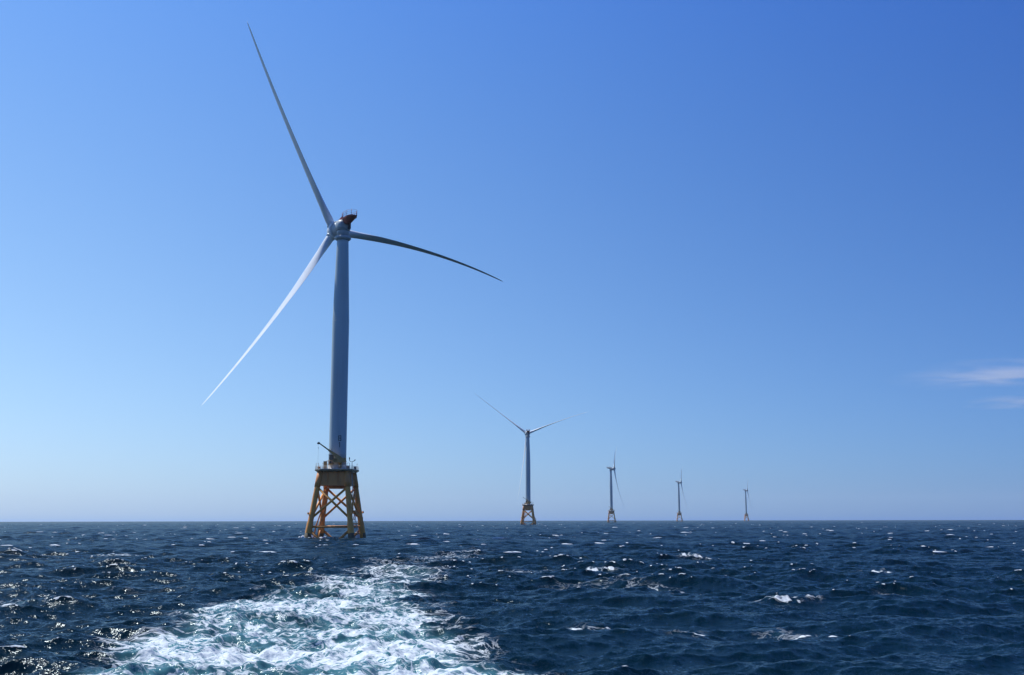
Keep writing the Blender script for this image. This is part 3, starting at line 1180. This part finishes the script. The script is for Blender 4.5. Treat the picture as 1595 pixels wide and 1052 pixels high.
def mk_letters():
    """B over 1, standing 2 cm proud of the tower shell"""
    mb = MB()
    ang0 = math.atan2(-0.93, 0.36)
    def cell(px, pz, w, h, zc):
        r = tower_r(zc) + 0.012
        n = 3
        for s in range(n):
            xa = px - w / 2 + w * s / n; xb = xa + w / n
            a0, a1 = ang0 + xa / r, ang0 + xb / r
            def q(a, z, rr):
                return Vector((rr * math.cos(a), rr * math.sin(a), z))
            lo = [q(a0, zc + pz - h / 2, r), q(a1, zc + pz - h / 2, r), q(a1, zc + pz - h / 2, r + .02), q(a0, zc + pz - h / 2, r + .02)]
            hi = [q(a0, zc + pz + h / 2, r), q(a1, zc + pz + h / 2, r), q(a1, zc + pz + h / 2, r + .02), q(a0, zc + pz + h / 2, r + .02)]
            mb.prism(lo, hi)
    H, Wd, T = 1.7, 0.95, 0.21
    zb = 31.25
    cell(-Wd / 2 + T / 2, 0, T, H, zb)
    for pz in (H / 2 - T / 2, 0, -H / 2 + T / 2):
        cell(0.11, pz, Wd - T - 0.14, T, zb)
    cell(Wd / 2 - T / 2 - 0.03, H / 4 - 0.02, T, H / 2 - T - 0.02, zb)
    cell(Wd / 2 - T / 2, -H / 4 + 0.01, T, H / 2 - T, zb)
    z1 = 29.15
    cell(0.0, 0, T, H * 0.95, z1)
    cell(-0.2, H * 0.36, 0.2, 0.2, z1)
    return mb


def build_turbine(name, loc, yaw, blades, label, hero=False, phase_key='', letters=False):
    root = empty(name, loc, label, 'wind turbine', 'offshore wind turbines in a row across the sea')
    for k in range(4):
        lg = part('jacket_leg', f'leg{k}', mk_leg(k), M['yellow'], root)
        part('marine_growth', f'growth{k}', mk_leg_growth(k), M['growth'], lg)
        part('leg_bracket', f'bracket{k}', mk_bumper(k, 7.6 if k != 1 else 8.0), M['yellow'], lg)
        part('horizontal_brace', f'hor{k}', mk_horizontal(k), M['rust'], root)
        for up in (0, 1):
            part('diagonal_brace', f'dia{k}{up}', mk_upper_brace(k, up), M['yellow'], root)
            part('diagonal_brace', f'low{k}{up}', mk_lower_brace(k, up), M['rust'], root)
    part('transition_piece', 'tp', mk_transition, M['yellow_dark'], root)
    dk = part('deck', 'deck', mk_deck, M['deck'], root)
    part('railing', 'deckrail', mk_deck_rail, M['rail'], dk)
    tw = part('tower', 'tower', mk_tower, M['tower'], root)
    part('tower_base', 'tbase', mk_tower_base, M['tower_base'], tw)
    part('door', 'door', mk_door, M['dark'], tw)
    part('door_landing', 'landing', mk_door_landing, M['crane'], tw)
    part('top_flange', 'flange', mk_top_flange, M['nacelle'], tw)
    part('yaw_bearing', 'neck', mk_neck, M['nacelle'], tw)
    if letters:
        part('lettering', 'letters', mk_letters, M['black'], tw)
    cr = part('crane', 'crhouse', mk_crane_house, M['crane'], root)
    part('crane_pedestal', 'crped', mk_crane_pedestal, M['crane'], cr)
    part('crane_boom', 'crboom', mk_crane_boom, M['crane'], cr)
    part('boom_head', 'crhead', mk_crane_head, M['dark'], cr)
    part('hoist_wire', 'crwire', mk_crane_wire, M['rail'], cr)
    for s in (-1, 1):
        part('cable_tube', f'jt{s}', mk_jtube(s), M['yellow_dark'], root)
    bl = part('boat_landing', 'fend', mk_fenders, M['yellow'], root)
    part('ladder', 'ladder', mk_ladder, M['rail'], bl)
    part('rest_platform', 'restp', mk_rest_platform, M['yellow'], bl)
    # fittings bolted to the deck
    part('cabinet', 'cab1', mk_cabinet(1.1, 0.9, 2.5, -3.75, 1.8), M['crane'], dk)
    part('cabinet', 'cab2', mk_cabinet(0.8, 0.7, 0.9, -5.6, 0.6), M['rust'], dk, 'low orange deck cabinet')
    part('cabinet', 'cab3', mk_cabinet(0.7, 0.7, 0.95, 5.55, 0.9), M['red'], dk, 'low red deck cabinet')
    part('cabinet', 'cab4', mk_cabinet(1.0, 0.8, 1.1, 3.3, 2.2), M['rust'], dk, 'low orange deck cabinet')
    part('davit_hoop', 'hoop1', mk_hoop_davit(-6.2, 0.4), M['rail'], dk)
    part('davit_hoop', 'hoop2', mk_hoop_davit(3.4, 3.2), M['rail'], dk)
    part('signal_post', 'navpost', mk_nav_post, M['dark'], dk)
    for (x, fr, h) in ((-4.5, 2.6, 1.9), (-2.9, 3.6, 2.6), (2.5, 4.2, 2.0), (6.2, -1.0, 1.8)):
        part('light_post', f'lp{x}', mk_light_post(x, fr, h), M['rail'], dk)
    # rotor and nacelle turned into the wind
    def turned(o):
        o.rotation_euler.z = yaw
        return o
    na = turned(part('nacelle', 'nac', mk_nacelle, M['nacelle'], root))
    part('generator_ring', 'genring', mk_generator_ring, M['blade'], na)
    part('roof_hatch', 'nroof', mk_nacelle_roof, M['nacelle'], na)
    part('cooler', 'cooler', mk_cooler, M['dark'], na)
    part('gangway', 'ramp', mk_ramp, M['red'], na)
    hd = turned(part('helihoist_deck', 'heli', mk_helideck, M['red'], root))
    part('railing', 'helirail', mk_heli_rail, M['red'], hd)
    hb = turned(part('hub', 'hub', mk_hub, M['blade'], root))
    for i, (th, b, u) in enumerate(blades):
        bd = turned(part('blade', f'blade{phase_key}{i}', mk_blade(th, b, u, 6.0 if phase_key == 'c' else 90.0), M['blade'], root))
        part('blade_collar', f'collar{phase_key}{i}', mk_root_collar(th), M['nacelle'], bd)
    return root


def at(x, y):
    return (x, y, -(x * x + y * y) / 2 / EARTH)


# yaw: nacelle +x maps to the rotor direction; world heading (-sin psi, cos psi) -> yaw = 90 deg + psi
D120 = 2 * math.pi / 3
ph = 2.101
build_turbine('wind_turbine', (T1[0], T1[1], 0.0), R(90) + 0.591,
              [(ph, 9.58, 11.6), (ph - D120, 7.39, 8.53), (ph - 2 * D120, 8.46, -13.0)],
              'nearest and tallest wind turbine, marked B1, on a yellow jacket beside the wake', hero=True, phase_key='a', letters=True)
ph = 2.50
build_turbine('wind_turbine', at(17.4, 1219.0), R(90) + 0.10,
              [(ph, 0.5, 2.0), (ph - D120, 4.5, 2.0), (ph - 2 * D120, 1.0, 2.0)],
              'second wind turbine along the row, two blades spread in a wide V above its tower', phase_key='b')
side = [(R(90) + R(60), 1.0, 4.5), (R(90) - R(60), -1.0, 4.5), (R(-90), 0.0, 11.0)]
build_turbine('wind_turbine', at(187.6, 2092.0), R(0) - R(4), side,
              'third wind turbine along the row, seen side on, midway between its neighbours', phase_key='c')
build_turbine('wind_turbine', at(433.8, 2872.0), R(0) - R(8), side,
              'fourth wind turbine along the row, seen side on, smaller than all but the farthest one', phase_key='c')
build_turbine('wind_turbine', at(781.0, 3691.0), R(0) - R(12), side,
              'smallest and farthest wind turbine, rightmost of the row, pale in the haze', phase_key='c')

# ------------------------------------------------------------------ wispy clouds over the right horizon
def cloud(loc, size, dens, seed, label):
    mb = MB()
    n, mrows = 32, 12
    prof = [(max(0.0, math.cos(t)), math.sin(t)) for t in np.linspace(-math.pi / 2, math.pi / 2, mrows)]
    prof[0] = (0.0, -1.0); prof[-1] = (0.0, 1.0)
    mb.lathe(prof, None, n)
    m, nn, l = new_mat('cirrus')
    out = nn.new('ShaderNodeOutputMaterial')
    pv = nn.new('ShaderNodeVolumePrincipled')
    tc = nn.new('ShaderNodeTexCoord')
    ln = nn.new('ShaderNodeVectorMath'); ln.operation = 'LENGTH'
    l.new(tc.outputs['Object'], ln.inputs[0])
    mr = nn.new('ShaderNodeMapRange'); mr.interpolation_type = 'SMOOTHSTEP'
    l.new(ln.outputs['Value'], mr.inputs['Value'])
    mr.inputs['From Min'].default_value = 1.0; mr.inputs['From Max'].default_value = 0.0
    mp = nn.new('ShaderNodeMapping')
    mp.inputs['Scale'].default_value = (1.2, 2.6, 0.6)
    mp.inputs['Location'].default_value = (seed, seed * 2, 0)
    l.new(tc.outputs['Object'], mp.inputs['Vector'])
    nz = nn.new('ShaderNodeTexNoise'); nz.inputs['Scale'].default_value = 1.3
    nz.inputs['Detail'].default_value = 5; nz.inputs['Distortion'].default_value = 0.6
    l.new(mp.outputs[0], nz.inputs['Vector'])
    m2 = nn.new('ShaderNodeMapRange'); m2.interpolation_type = 'SMOOTHSTEP'
    l.new(nz.outputs['Fac'], m2.inputs['Value'])
    m2.inputs['From Min'].default_value = 0.38; m2.inputs['From Max'].default_value = 0.68
    mu = nn.new('ShaderNodeMath'); mu.operation = 'MULTIPLY'
    l.new(mr.outputs[0], mu.inputs[0]); l.new(m2.outputs[0], mu.inputs[1])
    m3 = nn.new('ShaderNodeMath'); m3.operation = 'MULTIPLY'
    l.new(mu.outputs[0], m3.inputs[0]); m3.inputs[1].default_value = dens
    l.new(m3.outputs[0], pv.inputs['Density'])
    pv.inputs['Color'].default_value = (0.95, 0.96, 1.0, 1)
    pv.inputs['Anisotropy'].default_value = 0.3
    l.new(pv.outputs[0], out.inputs['Volume'])
    o = bpy.data.objects.new('cloud', mb.mesh('cloud', m))
    COL.objects.link(o)
    o.location = loc
    o.scale = size
    o['label'] = label
    o['category'] = 'cloud'
    o['kind'] = 'structure'
    return o


cloud((7950, 17600, 2330), (1900, 2400, 115), 0.0015, 1.0, 'upper, longer faint wisp of cloud in the blue sky above the right horizon')
cloud((8450, 17600, 1890), (1150, 1700, 80), 0.0017, 4.0, 'lower, shorter faint wisp of cloud in the blue sky above the right horizon')

# ------------------------------------------------------------------ sea haze
def haze(dens):
    mb = MB().box((0, 0, (230.0 - 14.0) / 2), (23000.0, 23000.0, 230.0 + 14.0))
    m, n, l = new_mat('sea_haze')
    out = n.new('ShaderNodeOutputMaterial')
    pv = n.new('ShaderNodeVolumePrincipled')
    pv.inputs['Density'].default_value = dens
    pv.inputs['Color'].default_value = (0.80, 0.90, 1.0, 1)
    pv.inputs['Anisotropy'].default_value = 0.2
    l.new(pv.outputs[0], out.inputs['Volume'])
    o = bpy.data.objects.new('haze', mb.mesh('haze', m))
    COL.objects.link(o)
    o['kind'] = 'stuff'
    o['label'] = 'thin pale sea haze over the water fading the far turbines'
    o['category'] = 'haze'
    return o


haze(3.2e-5)
